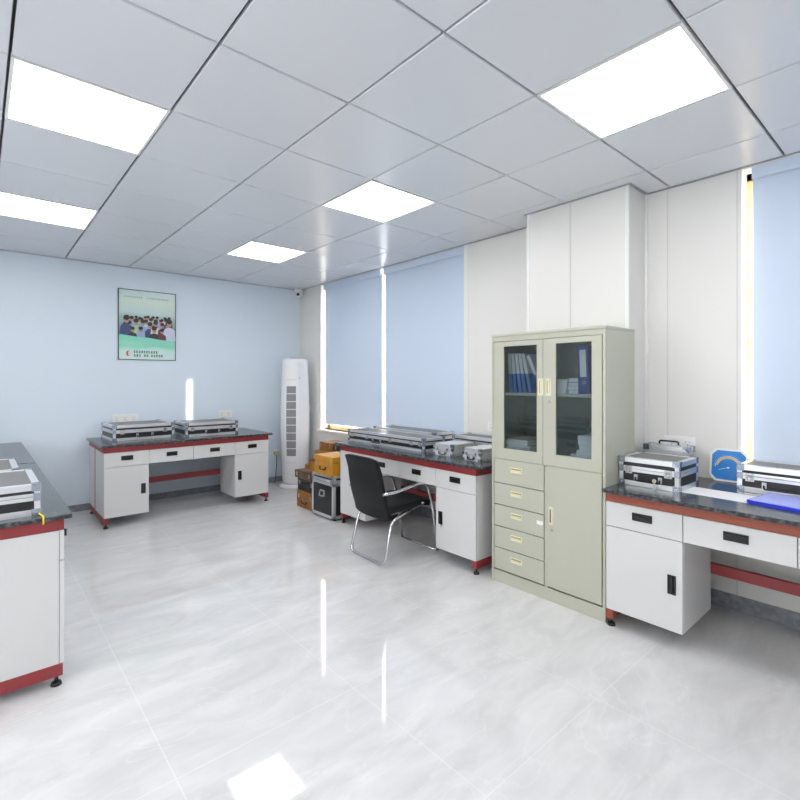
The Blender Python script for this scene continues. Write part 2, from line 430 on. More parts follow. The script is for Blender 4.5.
bench((0, 5.52, 0), 0, 'white lab bench with dark stone top against the pale blue wall', [.943, 1.352, 1.80, 2.27, 2.69], .86, (.025, .04, .03))
bench((2.84, 0, 0), -PI / 2, 'white and red lab bench under the window with a black chair pulled up', [-4.19, -3.755, -3.265, -2.80, -2.375], .82, (.045, .07, .035))
bench((2.86, 0, 0), -PI / 2, 'white lab bench with rust coloured apron at the right, beside the filing cabinet', [-1.381, -.957, -.473, .011, .435], .80, (.006, .03, .04), 'bench_rust')
lb = bench((.32, 0, 0), PI / 2, 'lab bench at the left edge seen from its end panel', [2.85, 3.28, 3.78, 4.28, 4.71], .80, (.025, .03, .03))
bench((.32, 0, 0), PI / 2, 'second lab bench in the left row, behind the cases and reaching towards the blue wall', [4.80, 5.20, 5.60, 6.00, 6.40], .80, (.028, .028, .03))
MB().box((2.853, -.008, .665), (2.866, -.0005, .745), 'steel').box((2.851, -.010, .72), (2.868, -.0005, .752), 'black_plastic').build('drawer_pull', lb, .001)

# ================================================================== CASES
def case(label, cat, loc, rz, w, d, h, style='flight', latches=(-.3, .3), grip=0.0, gripw=.12, group=None, top_grip=False, name='equipment_case'):
    """front faces local -y, origin at centre of the base"""
    r = thing(name, label, cat, loc, rz, group)
    x, y = w / 2, d / 2
    seam = h * .60
    pm = {'flight': 'case_black', 'silver': 'case_silver', 'grey': 'case_black'}[style]
    tm = {'flight': 'case_grey', 'silver': 'case_silver', 'grey': 'case_grey'}[style]
    e = .003
    MB().box((-x + e, -y + e, .004), (x - e, y - e, seam - .001), pm).build('body', r, .002)
    lid = MB().box((-x + e, -y + e, seam + .001), (x - e, y - e, h - .004), pm)
    lid.build('lid', r, .002)
    MB().box((-x + .02, -y + .02, h - .004), (x - .02, y - .02, h - .0015), tm).build('top_panel', r)
    b = min(.03, h * .2); fr = MB(); q = .002
    def ring(z0, z1):
        fr.box((-x, -y, z0), (x, -y + q, z1), 'aluminium').box((-x, y - q, z0), (x, y, z1), 'aluminium')
        fr.box((-x, -y, z0), (-x + q, y, z1), 'aluminium').box((x - q, -y, z0), (x, y, z1), 'aluminium')
    ring(0, b); ring(h - b, h); ring(seam - b * .62, seam - .001); ring(seam + .001, seam + b * .55)
    for zz in (0, h - .0025):
        fr.box((-x, -y, zz), (x, -y + b, zz + .0025), 'aluminium').box((-x, y - b, zz), (x, y, zz + .0025), 'aluminium')
        fr.box((-x, -y, zz), (-x + b, y, zz + .0025), 'aluminium').box((x - b, -y, zz), (x, y, zz + .0025), 'aluminium')
    for sx in (-1, 1):
        for sy in (-1, 1):
            fr.box((sx * x, sy * y, 0), (sx * (x - b * .8), sy * (y - q), h), 'aluminium').box((sx * x, sy * y, 0), (sx * (x - q), sy * (y - b * .8), h), 'aluminium')
    fr.build('edge_frame', r, .0008, 1)
    c = b * 1.25; o = .003
    for sx in (-1, 1):
        for sy in (-1, 1):
            for z0, z1 in ((0, c * .9), (h - c * .9, h + o)):
                m = MB(); p = .004
                X, Y = sx * (x + o), sy * (y + o)
                m.box((X, Y, z0), (X - sx * c, Y - sy * p, z1), 'corner_metal').box((X, Y, z0), (X - sx * p, Y - sy * c, z1), 'corner_metal')
                if z0 > 0: m.box((X, Y, z1 - p), (X - sx * c, Y - sy * c, z1), 'corner_metal')
                rv = .0035 if h > .1 else .002
                m.cyl((X - sx * c * .5, Y, (z0 + z1) / 2), (X - sx * c * .5, Y + sy * .002, (z0 + z1) / 2), rv, 'steel', 10)
                m.build('corner_guard', r, .0018)
            m = MB(); X, Y = sx * (x + o * .7), sy * (y + o * .7); z0, z1 = seam - c * .55, seam + c * .5
            m.box((X, Y, z0), (X - sx * c * .8, Y - sy * .003, z1), 'corner_metal').box((X, Y, z0), (X - sx * .003, Y - sy * c * .8, z1), 'corner_metal')
            m.build('seam_guard', r, .001)
    for lx in latches:
        L = MB(); X = lx * w; lw = min(.021, w * .06)
        L.box((X - lw, -y - .004, seam - b * 1.0), (X + lw, -y - .0005, seam - .002), 'steel').box((X - lw, -y - .004, seam + .002), (X + lw, -y - .0005, seam + b * .55), 'steel')
        L.box((X - lw * .6, -y - .009, seam - b * .8), (X + lw * .6, -y - .004, seam + b * .3), 'chrome')
        L.cyl((X, -y - .012, seam - b * .5), (X, -y - .008, seam - b * .5), lw * .3, 'steel', 12)
        L.build('latch', r, .0008)
    if grip is not None and not top_grip:
        g = MB(); zc = seam * .52; X = grip * w
        for s in (-1, 1):
            g.box((X + s * gripw / 2 - .011, -y - .006, zc - .016), (X + s * gripw / 2 + .011, -y - .0005, zc + .018), 'steel')
            g.cyl((X + s * gripw / 2, -y - .014, zc + .004), (X + s * gripw / 2, -y - .004, zc + .004), .006, 'steel', 10)
        g.tube(rounded([(X - gripw / 2, -y - .011, zc + .004), (X - gripw / 2, -y - .014, zc - .018), (X + gripw / 2, -y - .014, zc - .018), (X + gripw / 2, -y - .011, zc + .004)], .01), .005, 'black_plastic', 8)
        g.build('handle', r, .0006)
    if top_grip:
        g = MB(); gw = gripw / 2
        g.tube(rounded([(-gw, 0, h), (-gw, 0, h + .028), (gw, 0, h + .028), (gw, 0, h)], .012), .006, 'black_plastic', 8)
        for s_ in (-1, 1): g.box((s_ * gw - .014, -.012, h + .0005), (s_ * gw + .014, .012, h + .006), 'steel')
        g.build('handle', r)
    return r

zc = ZTOP + .0005
# back bench
case('flat silver edged black case on the far bench, left one of the two', 'equipment case', (1.378, 6.105, zc), .03, .61, .54, .165, latches=(-.36, .34), grip=.0, gripw=.15, group='flight cases')
case('flat silver edged black case on the far bench, right one under the sunlit strip', 'equipment case', (2.085, 5.95, zc), -.03, .60, .48, .158, latches=(-.38, .36), grip=.0, gripw=.15, group='flight cases')
# window bench
case('very long low silver edged black case on the window bench', 'equipment case', (3.155, 3.715, zc), -PI / 2 - .0, 1.17, .27, .118, latches=(-.44, -.22, .10, .36, .46), grip=-.08, gripw=.12, group='flight cases')
case('long low case lying behind the other long case, against the window', 'equipment case', (3.49, 3.80, zc), -PI / 2, .95, .28, .13, latches=(-.3, .3), grip=0, group='flight cases')
case('silver edged case on the window bench beside the filing cabinet, behind two aluminium boxes', 'equipment case', (3.50, 2.80, zc), -PI / 2, .62, .24, .135, latches=(-.3, .3), grip=0, group='flight cases')
case('small aluminium box on the window bench, next to the long case', 'aluminium case', (3.17, 2.895, zc), -PI / 2 + .04, .215, .31, .098, 'silver', latches=(-.26, .26), grip=0, gripw=.07, group='small aluminium boxes')
case('small aluminium box on the window bench, nearest the filing cabinet', 'aluminium case', (3.14, 2.545, zc), -PI / 2 - .02, .185, .30, .098, 'silver', latches=(-.26, .26), grip=0, gripw=.06, group='small aluminium boxes')
# right bench
kc = case('silver edged black case with a hanging key, beside the cabinet on the right bench', 'equipment case', (3.19, 1.207, zc), -PI / 2 - .01, .345, .30, .172, 'grey', latches=(-.33, .33), grip=0, gripw=.14, group='flight cases')
case('open handled silver case half hidden behind the keyed case near the wall socket', 'equipment case', (3.55, 1.275, zc), -PI / 2, .28, .12, .205, 'silver', latches=(-.34, .34), grip=0, gripw=.12, group='flight cases', top_grip=True)
case('silver edged case at the right edge of the photo, before the right window', 'equipment case', (3.495, .615, zc), -PI / 2, .44, .26, .155, 'grey', latches=(-.36, .36), grip=0, gripw=.18, group='flight cases')
# left bench
case('silver cornered black case on the left edge bench with a white lid sticker', 'equipment case', (-.08, 3.155, zc), 0, .62, .52, .15, latches=(-.34, .2), grip=0, gripw=.15, group='flight cases')
case('second silver cornered case behind the sticker case on the left bench', 'equipment case', (-.10, 3.70, zc), .0, .56, .50, .15, latches=(-.34, .34), grip=0, gripw=.15, group='flight cases')

# ================================================================== FILING CABINET
CX, CY0, CY1, CHT, CD = 2.88, 1.392, 2.256, 1.815, .41
cw = CY1 - CY0
cab = thing('filing_cabinet', 'tall grey green steel cabinet with glass doors above and drawers below', 'cabinet', (CX, CY1, 0), -PI / 2)
# local: x from 0 (left) to cw, y depth 0..CD
def P(m='cab_paint'): return MB()
th = .018
ca = MB()
ca.box((0, 0, .0), (th, CD, CHT - .02), 'cab_paint').box((cw - th, 0, 0), (cw, CD, CHT - .02), 'cab_paint')
ca.box((th, CD - .01, 0), (cw - th, CD, CHT - .02), 'cab_inside')
ca.box((th, .004, 0), (cw - th, CD - .01, .085), 'cab_paint')
ca.box((th, .004, .895), (cw - th, CD - .01, .915), 'cab_inside')
ca.box((th, 0, CHT - .055), (cw - th, .02, CHT - .02), 'cab_paint')
xm = .452                                            # centre line
ca.box((xm - .012, .022, .085), (xm + .012, CD - .01, .895), 'cab_inside')
ca.box((xm - .010, .003, .085), (xm + .012, .022, .897), 'cab_paint')
ca.build('carcass', cab, .0015)
MB().box((-.002, -.004, CHT - .02), (cw + .002, CD, CHT), 'cab_paint').build('top_panel', cab, .004)
MB().box((th, .03, 1.368), (cw - th, CD - .012, 1.388), 'cab_paint').build('shelf', cab, .002)
def gdoor(x0, x1, gx0, gx1, handle_x, lock):
    z0, z1, g0, g1 = .909, CHT - .058, .985, 1.722
    d = MB()
    d.box((x0, -.002, z0), (x1, .018, g0), 'cab_paint').box((x0, -.002, g1), (x1, .018, z1), 'cab_paint')
    d.box((x0, -.002, g0), (gx0, .018, g1), 'cab_paint').box((gx1, -.002, g0), (x1, .018, g1), 'cab_paint')
    o = d.build('door', cab, .0012)
    MB().box((gx0, .006, g0), (gx1, .010, g1), 'cab_glass').build('glass_pane', o)
    h = MB().box((handle_x - .02, -.006, 1.375), (handle_x + .02, -.001, 1.49), 'cream_plastic')
    h.box((handle_x - .010, -.0085, 1.39), (handle_x - .004, -.005, 1.475), 'brass')
    h.box((handle_x + .006, -.012, 1.385), (handle_x + .013, -.005, 1.48), 'cream_plastic').build('handle', o, .0015)
    if lock: MB().cyl((handle_x, -.008, 1.335), (handle_x, 0, 1.335), .009, 'steel', 16).build('lock', o)
gdoor(.022, xm - .022, .108, xm - .068, xm - .036, False)
gdoor(xm - .018, cw - .022, xm + .075, cw - .088, xm + .022, True)
zs = [.095, .255, .412, .570, .728, .906]
for k in range(5):
    d = MB().box((.024, -.002, zs[k] + .003), (xm - .014, .018, zs[k + 1] - .003), 'cab_paint').build('drawer', cab, .0015)
    zc2 = (zs[k] + zs[k + 1]) / 2 + .018
    h = MB().box((.170, -.005, zc2 - .021), (.268, -.001, zc2 + .021), 'cream_plastic')
    h.box((.178, -.009, zc2 + .004), (.262, -.004, zc2 + .014), 'brass').box((.178, -.011, zc2 - .016), (.262, -.004, zc2 - .004), 'cream_plastic')
    h.build('handle', d, .0015)
    if k == 4: MB().cyl((.405, -.007, zs[5] - .035), (.405, 0, zs[5] - .035), .008, 'steel', 16).build('lock', d)
    if k == 2: MB().box((.385, -.004, zc2 - .012), (.432, -.0015, zc2 + .014), 'paper').build('sticker', d)
d = MB().box((xm + .014, -.002, .098), (cw - .024, .018, .904), 'cab_paint').build('door', cab, .0015)
h = MB().box((xm + .024, -.006, .515), (xm + .062, -.001, .635), 'cream_plastic').box((xm + .034, -.0085, .53), (xm + .042, -.005, .62), 'cab_gap').box((xm + .048, -.012, .525), (xm + .055, -.005, .625), 'cream_plastic')
h.build('handle', d, .0015)
MB().cyl((xm + .043, -.008, .48), (xm + .043, 0, .48), .009, 'steel', 16).build('lock', d)

# contents: world position from cabinet-local (x, y)
def cl(x, y, z): return (CX + y, CY1 - x, z)
def book(name, label, cat, x, y, z, lean, wt, ht, dt, mats, group):
    r = thing(name, label, cat, cl(x, y, z), -PI / 2, group)
    M = Matrix.Rotation(-lean, 4, 'Y')
    top, bot = mats
    m = MB().box((0, 0, 0), (wt, dt, ht * .48), bot, M).box((0, 0, ht * .48), (wt, dt, ht), top, M)
    m.build('cover', r, .001)
    MB().box((wt * .15, .0, ht), (wt * .85, dt - .004, ht + .0015), 'paper', M).build('pages', r)
    return r
zsh = 1.3885
kx = .082
for k in range(6):
    lean = .10 + .05 * k if k < 5 else .46
    lean = [.06, .09, .12, .16, .22, .42][k]
    x = kx + [0, .034, .068, .10, .135, .195][k] + .20 * math.sin(lean)
    book('report_folder', ['white and blue report standing leftmost on the upper cabinet shelf', 'second white and blue report from the left on the upper cabinet shelf',
         'third white and blue report from the left on the upper cabinet shelf', 'fourth white and blue report from the left on the upper cabinet shelf',
         'fifth report from the left, slightly tilted on the upper cabinet shelf', 'most tilted white and blue report, leaning at the end of the row'][k],
         'folder', x, .09, zsh, lean, .024, .285, .2, ('paper', 'book_skyblue'), 'reports behind the left glass door')
# lever arch binder
b = thing('lever_arch_binder', 'dark blue lever arch binder with a long white spine label in the cabinet', 'binder', cl(.672, .05, zsh), -PI / 2)
Mb = Matrix.Rotation(-.04, 4, 'Y')
MB().box((-.01, 0, 0), (.065, .25, .31), 'binder_blue', Mb).build('cover', b, .002)
MB().box((.006, -.0015, .11), (.048, 0, .285), 'paper', Mb).build('spine_label', b)
mm = MB().cyl((.03, -.002, .075), (.03, 0, .075), .012, 'steel', 20, M=Mb).cyl((.03, -.0025, .075), (.03, 0, .075), .008, 'binder_blue', 20, M=Mb); mm.build('finger_ring', b)
def flat(label, x, y, z, w, d, h, m, rz=0, cat='book', name='book', group=None, page='paper'):
    r = thing(name, label, cat, cl(x, y, z), -PI / 2 + rz, group)
    MB().box((0, 0, 0), (w, d, .002), m).box((0, 0, h - .002), (w, d, h), m).box((0, 0, .002), (.003, d, h - .002), m).build('cover', r)
    MB().box((.003, .003, .002), (w - .003, d - .003, h - .002), page).build('pages', r)
z = zsh
for k, (h_, m, lb) in enumerate(((.022, 'paper', 'white bound report at the bottom of the left pile on the upper shelf'), (.02, 'paper', 'white bound report second in the left pile on the upper shelf'),
                              (.03, 'paper', 'thick white booklet third in the left pile on the upper shelf'), (.024, 'paper_aged', 'grey booklet on top of the left pile on the upper shelf'))):
    flat(lb, .462 + .003 * k, .05 + .003 * k, z, .108, .22, h_, m, 0.02 * (k % 2), group='papers on the upper cabinet shelf'); z += h_ + .0004
z = zsh
for k, (h_, m, lb) in enumerate(((.026, 'book_skyblue', 'sky blue booklet at the bottom of the middle pile beside the binder'), (.024, 'paper', 'white booklet in the middle pile beside the binder'),
                              (.024, 'book_blue', 'blue booklet in the middle pile beside the binder'), (.03, 'binder_blue', 'dark blue booklet on top of the middle pile beside the binder'))):
    flat(lb, .580, .06, z, .074, .22, h_, m, 0, group='papers on the upper cabinet shelf'); z += h_ + .0004
zl = .9155; z = zl
for k in range(8):
    h_ = [.014, .012, .016, .012, .02, .018, .022, .016][k]
    m = ['paper', 'binder_blue', 'paper', 'case_grey', 'paper', 'paper_aged', 'paper', 'paper_aged'][k]
    flat(['lowest booklet', 'dark blue booklet second from the bottom', 'white booklet third from the bottom', 'grey booklet fourth from the bottom', 'white booklet fifth from the bottom',
          'cream booklet sixth from the bottom', 'white booklet second from the top', 'cream booklet on top'][k] + ' of the low left pile in the cabinet',
         .085 + .006 * (k % 3), .045 + .002 * k, z, .235 - .008 * k, .26, h_, m, .03 * ((k % 3) - 1), group='low left pile of booklets'); z += h_ + .0004
z = zl
for k in range(9):
    h_ = [.016, .012, .018, .014, .018, .03, .034, .03, .03][k]
    m = ['binder_blue', 'paper_aged', 'wood_orange', 'paper_aged', 'paper', 'paper', 'paper', 'paper', 'paper'][k]
    wd = [.2, .2, .22, .2, .19, .14, .13, .13, .14][k]
    flat(['dark booklet at the bottom', 'cream booklet second from the bottom', 'brown folder third from the bottom', 'cream booklet fourth from the bottom', 'white booklet fifth from the bottom',
          'thick white book below three others', 'thick white book third from the top', 'thick white book second from the top', 'thick white book on top'][k] + ' of the low right pile in the cabinet',
         .795 - wd - .008 * (k % 2), .05, z, wd, .2, h_, m, .0, group='low right pile of books'); z += h_ + .0004

# ================================================================== CHAIR
ch = thing('office_chair', 'black padded chair with chrome arms and sled base at the window bench', 'chair', (2.665, 3.175, 0), -.03)
# local: faces +x, y to the left
yn, yf = -.235, .235; R_ = .0125
def loc(p): return (p[0] - 2.63, p[1] - 3.14, p[2])
for y, nm in ((yn, 'near'), (yf, 'far')):
    yy = 3.14 + y
    arm = rounded([loc((2.375, yy, .578)), loc((2.49, yy, .574)), loc((2.74, yy, .612)), loc((2.84, yy, .598)), loc((2.915, yy, .38)), loc((2.955, yy, .0135))], .07)
    MB().tube(arm, R_, 'chrome').build('arm_leg', ch)
# rear sled: down from seat rail, across the floor
path = rounded([loc((2.82, 3.14 + yn + .02, .435)), loc((2.47, 3.14 + yn + .01, .352)), loc((2.385, 3.14 + yn, .0135)), loc((2.385, 3.14 + yf, .0135)), loc((2.47, 3.14 + yf - .01, .352)), loc((2.82, 3.14 + yf - .02, .435))], .055)
MB().tube(path, R_, 'chrome').build('sled_leg', ch)
MB().tube([loc((2.955, 3.14 + yn, .014)), loc((2.955, 3.14 + yf, .014))], .009, 'chrome').build('front_crossbar', ch)
MB().tube([loc((2.80, 3.14 + yn, .445)), loc((2.80, 3.14 + yf, .445))], .010, 'chrome').build('seat_crossbar', ch)
def slab(pf, nu, nv, m, name, parent):
    """pf(u, v, s) -> point on side s (0/1)"""
    mb = MB(); vs = []; idx = {}
    for s in (0, 1):
        for i in range(nu + 1):
            for j in range(nv + 1):
                idx[s, i, j] = len(vs); vs.append(pf(i / nu, j / nv, s))
    fs = []
    for i in range(nu):
        for j in range(nv):
            fs.append((idx[0, i, j], idx[0, i, j + 1], idx[0, i + 1, j + 1], idx[0, i + 1, j]))
            fs.append((idx[1, i, j], idx[1, i + 1, j], idx[1, i + 1, j + 1], idx[1, i, j + 1]))
    for i in range(nu):
        for j in (0, nv): fs.append((idx[0, i, j], idx[0, i + 1, j], idx[1, i + 1, j], idx[1, i, j]))
    for j in range(nv):
        for i in (0, nu): fs.append((idx[0, i, j], idx[1, i, j], idx[1, i, j + 1], idx[0, i, j + 1]))
    mb.add(vs, fs, m, None, True)
    return mb.build(name, parent, .008, 3)
def seat_p(u, v, s):
    x = 2.43 + .46 * u; y = -.225 + .45 * v
    cr = .012 * (1 - (2 * v - 1) ** 4)
    z = .455 + (.02 * u) + cr - .03 * max(0, u - .85) / .15 * .6
    return loc((x, 3.14 + y, z - (.055 if s else 0)))
slab(seat_p, 12, 10, 'leather', 'seat', ch)
def back_p(u, v, s):
    # u: height 0..1 ; v: across
    z = .352 + .513 * u
    x = 2.445 - .02 * math.sin(PI * min(u * 1.3, 1)) - .15 * max(0, u - .12) ** 1.25
    wd = .243 - .03 * u ** 1.5 - .012 * (1 - u) ** 3
    y = (2 * v - 1) * wd
    bow = .022 * (1 - (2 * v - 1) ** 2)
    rz = -.018 * ((2 * v - 1) ** 4) * (1 if u > .5 else -1) * abs(2 * u - 1) ** 4
    return loc((x - bow - (.035 if s else 0) + .02, 3.14 + y, z + rz))
slab(back_p, 16, 12, 'leather', 'backrest', ch)

# ================================================================== AIR CONDITIONER
AX, AY = 3.365, 6.09
ac = thing('air_conditioner', 'tall white cylindrical floor standing air conditioner in the corner', 'air conditioner', (AX, AY, 0), -PI / 4)
# local front is -y
def acr(z):
    u = z / 1.79
    return .165 + .035 * math.sin(PI * min(1, max(0, (u + .05) / 1.12)))
def ring_pts(z, n=48, s=1.0, off=0): return [((acr(z) * s + off) * math.sin(2 * PI * k / n), -(acr(z) * s + off) * math.cos(2 * PI * k / n) * .98, z) for k in range(n)]
n = 48; zz = [.03 + (1.76 - .03) * k / 24 for k in range(25)]; vs = []
for z in zz: vs += ring_pts(z)
fs = [(i * n + k, i * n + (k + 1) % n, (i + 1) * n + (k + 1) % n, (i + 1) * n + k) for i in range(24) for k in range(n)]
m = MB().add(vs, fs, 'ac_white', None, True); m.add(vs, [tuple(range(n))[::-1], tuple(range(24 * n, 25 * n))], 'ac_white')
m.build('body', ac)
m = MB().cyl((0, 0, 1.76), (0, 0, 1.775), acr(1.76) * .97, 'ac_white', 48, acr(1.76) * .9).cyl((0, 0, 1.775), (0, 0, 1.79), .08, 'ac_grey', 32, .075)
m.build('top_cap', ac)
m = MB().cyl((0, 0, 0), (0, 0, .018), .235, 'ac_white', 48, .225).cyl((0, 0, .018), (0, 0, .04), .225, 'ac_white', 48, .17); m.build('base', ac)
# air outlet
def on(z, ang, off): return ((acr(z) + off) * math.sin(ang), -(acr(z) + off) * math.cos(ang) * .98, z)
A1 = .34; A0 = -.34
def strip(z0, z1, a0, a1, off, m_, mb, nz=1, na=6, deep=.004):
    vs = []; fs = []
    for k in range(nz + 1):
        z = z0 + (z1 - z0) * k / nz
        for j in range(na + 1):
            a = a0 + (a1 - a0) * j / na
            vs.append(on(z, a, off)); vs.append(on(z, a, off - deep))
    c = 2 * (na + 1)
    for k in range(nz):
        for j in range(na):
            a = k * c + 2 * j
            fs += [(a, a + 2, a + 2 + c, a + c), (a + 1, a + 1 + c, a + 3 + c, a + 3)]
        fs += [(k * c, k * c + c, k * c + c + 1, k * c + 1), (k * c + c - 2, k * c + c - 1, k * c + 2 * c - 1, k * c + 2 * c - 2)]
    for j in range(na):
        a = 2 * j; fs.append((a, a + 1, a + 3, a + 2)); a += nz * c; fs.append((a, a + 2, a + 3, a + 1))
    mb.add(vs, fs, m_)
gm = MB(); strip(.435, 1.40, A0, A1, .0015, 'ac_dark', gm, 16); gr = gm.build('outlet_grille', ac)
for k in range(10):
    z = .435 + (1.40 - .435) * k / 9
    sm = MB(); strip(z - .005, z + .005, A0, A1, .006, 'ac_white', sm); sm.build('louvre', gr)
vm = MB()
for j in range(1, 12):
    a = A0 + (A1 - A0) * j / 12; strip(.435, 1.40, a - .008, a + .008, .003, 'ac_grey', vm, 16, 1)
vm.build('vertical_vanes', gr)
sm = MB(); strip(1.408, 1.48, A0 - .02, A1 + .02, .005, 'ac_white', sm, 2); strip(1.48, 1.486, A0 - .02, A1 + .02, .0055, 'ac_seam', sm); sm.build('outlet_header', ac)
sm = MB(); strip(.35, .428, A0 - .02, A1 + .02, .003, 'ac_white', sm, 2); strip(.344, .35, A0 - .02, A1 + .02, .0035, 'ac_seam', sm); sm.build('lower_cover', ac)
sm = MB(); strip(.05, 1.75, -.62, -.612, .001, 'ac_seam', sm, 16, 1); strip(.05, 1.75, .612, .62, .001, 'ac_seam', sm, 16, 1); sm.build('panel_seam', ac)
sm = MB(); strip(1.50, 1.512, .55 - .0, .66, .002, 'ac_grey', sm, 1, 3); sm.build('badge', ac)

# ================================================================== WOODEN BOXES AND TRUNK
def wbox(label, loc, rz, w, d, h, m, lidf=.3, grip=True, clasp=True, name='wooden_box', gripm='black_plastic', group='wooden boxes in the corner', top_grip=False):
    r = thing(name, label, 'box', loc, rz, group)
    x, y = w / 2, d / 2; s = h * (1 - lidf)
    MB().box((-x, -y, 0), (x, y, s - .001), m).build('body', r, .003)
    MB().box((-x, -y, s + .001), (x, y, h), m).build('lid', r, .004)
    if clasp:
        for cx in (-.36, .36):
            c = MB().box((cx * w - .012, -y - .004, s - .03), (cx * w + .012, -y - .0002, s + .02), 'steel').box((cx * w - .007, -y - .008, s - .02), (cx * w + .007, -y - .004, s + .01), 'steel')
            c.build('clasp', r, .001)
    if grip:
        zc = s * .52; gw = min(.11, w * .3)
        g = MB().tube(rounded([(-gw / 2, -y - .003, zc + .02), (-gw / 2, -y - .018, zc - .012), (gw / 2, -y - .018, zc - .012), (gw / 2, -y - .003, zc + .02)], .012), .007, gripm, 8)
        g.box((-gw / 2 - .012, -y - .005, zc + .006), (-gw / 2 + .012, -y - .0002, zc + .03), 'brass').box((gw / 2 - .012, -y - .005, zc + .006), (gw / 2 + .012, -y - .0002, zc + .03), 'brass')
        g.build('handle', r)
    return r
RW = -PI / 2
# trunk
tr = thing('storage_case', 'tall black storage case with silver edges on the floor left of the window bench', 'case', (2.795, 4.465, 0), RW)
# local front -y; x from -.225 to .225
tw, td, thh = .43, .42, .465
x = tw / 2
MB().box((-x + .003, .003, .022), (x - .003, td - .003, .395), 'case_black').build('body', tr, .002)
MB().box((-x + .003, .003, .397), (x - .003, td - .003, thh - .003), 'case_black').build('lid', tr, .002)
fr = MB(); b_ = .032
for z0, z1 in ((.018, .018 + b_), (.362, .394), (.397, .425), (thh - .022, thh)):
    fr.box((-x, 0, z0), (x, .003, z1), 'aluminium').box((-x, td - .003, z0), (x, td, z1), 'aluminium').box((-x, 0, z0), (-x + .003, td, z1), 'aluminium').box((x - .003, 0, z0), (x, td, z1), 'aluminium')
for sx in (-1, 1):
    for y0, y1 in ((0, b_), (td - b_, td)):
        fr.box((sx * x, y0, .018), (sx * (x - .003), y1, thh), 'aluminium')
    for y0, y1 in ((0, .003), (td - .003, td)):
        fr.box((sx * x, y0, .018), (sx * (x - b_), y1, thh), 'aluminium')
fr.box((-x, 0, thh - .003), (x, td, thh), 'aluminium')
fr.build('edge_frame', tr, .001, 1)
g = MB().box((-.045, -.004, .235), (.055, -.0003, .30), 'steel').box((-.035, -.006, .243), (.045, -.003, .285), 'case_black')
g.tube(rounded([(-.035, -.006, .288), (-.035, -.02, .238), (.045, -.02, .238), (.045, -.006, .288)], .01), .006, 'steel', 8).build('handle', tr)
MB().box((.08, -.003, .40), (.14, -.0003, .422), 'paper').build('sticker', tr)
for sx in (-1, 1):
    for yy in (.04, td - .04):
        MB().cyl((sx * (x - .04), yy, 0), (sx * (x - .04), yy, .022), .018, 'black_plastic', 14).build('foot', tr)
    MB().box((sx * (x - .055), -.005, .36), (sx * (x - .022), -.0005, .43), 'steel').build('latch', tr, .001)
# wooden box on trunk
wbox('shiny yellow wooden box with black handle on top of the tall silver edged case', (2.945, 4.445, thh + .0005), RW, .36, .30, .20, 'wood_yellow', .32)
# stack at left
wbox('brown yellow wooden box on the floor, bottom of the stack beside the tall case', (2.99, 4.915, 0), RW, .36, .30, .19, 'wood_orange', .28)
wbox('black box with a silver clasp resting on the floor level wooden box', (3.01, 4.93, .1905), RW, .36, .30, .145, 'case_black', .35, grip=False)
wbox('dark brown wooden box sticking out on top of the black box', (3.005, 4.945, .336), RW, .38, .34, .085, 'wood_brown', .4, grip=False)
wbox('small light brown wooden box at the back left of the dark brown box', (3.07, 5.045, .4215), RW, .18, .20, .05, 'wood_orange', .4, grip=False, clasp=False)
# open box (no lid)
ob = thing('wooden_box', 'open yellow wooden box with raised flap in the corner stack', 'box', (3.045, 4.80, .4215), RW - .0, 'wooden boxes in the corner')
m = MB(); W_, D_, H_, T_ = .26, .27, .14, .01
m.box((-W_ / 2, -D_ / 2, 0), (W_ / 2, D_ / 2, T_), 'wood_yellow').box((-W_ / 2, -D_ / 2, T_), (-W_ / 2 + T_, D_ / 2, H_), 'wood_orange').box((W_ / 2 - T_, -D_ / 2, T_), (W_ / 2, D_ / 2, H_), 'wood_yellow')
m.box((-W_ / 2 + T_, -D_ / 2, T_), (W_ / 2 - T_, -D_ / 2 + T_, H_ - .02), 'wood_orange').box((-W_ / 2 + T_, D_ / 2 - T_, T_), (W_ / 2 - T_, D_ / 2, H_), 'wood_yellow').build('body', ob, .002)
MB().box((-W_ / 2, -.03, H_ + .001), (W_ / 2 - .0, D_ / 2, H_ + .02), 'wood_yellow').build('lid', ob, .003)
# crate behind, carrying a further box
wbox('tall plain wooden crate hidden behind the tall case and wooden boxes', (3.43, 4.90, 0), RW, .95, .36, .585, 'wood_orange', .2, grip=False, clasp=False)
wbox('reddish brown wooden box at the back, right below the window sill', (3.42, 5.20, .5855), RW, .28, .24, .11, 'wood_orange', .35, grip=False)
wbox('small black box beside the reddish brown wooden box under the sill', (3.42, 4.90, .5855), RW, .22, .22, .10, 'case_black', .35, grip=False)

# ================================================================== WALL THINGS
def outlet(label, loc, rz, gangs, gw=.085, hh=.086):
    r = thing('wall_outlet', label, 'wall outlet', loc, rz, 'white wall sockets'); wd = gangs * gw
    MB().box((-wd / 2, -.009, -hh / 2), (wd / 2, 0, hh / 2), 'outlet_white').build('plate', r, .003)
    h = MB()
    for k in range(gangs):
        cx = -wd / 2 + gw * (k + .5)
        for a, b in ((-.012, .014), (.012, .014)): h.box((cx + a - .002, -.0102, b - .004), (cx + a + .002, -.0088, b + .004), 'black_plastic')
        for a, b in ((-.009, -.016), (.009, -.016), (0, -.006)): h.box((cx + a - .0015, -.0102, b - .005), (cx + a + .0015, -.0088, b + .005), 'black_plastic')
    h.build('socket_holes', r); return r
outlet('wide white wall socket strip on the blue wall above the left case', (1.33, YB, 1.02), 0, 3, .092, .10)
outlet('white double wall socket on the blue wall near the right case', (2.53, YB, 1.02), 0, 2, .095, .10)
outlet('white double wall socket beside the cabinet above the right bench', (XW, 1.245, 1.04), RW, 2, .10, .10)
outlet('white double wall socket over the window bench, left of the filing cabinet', (XW, 2.82, 1.04), RW, 2, .10, .10)
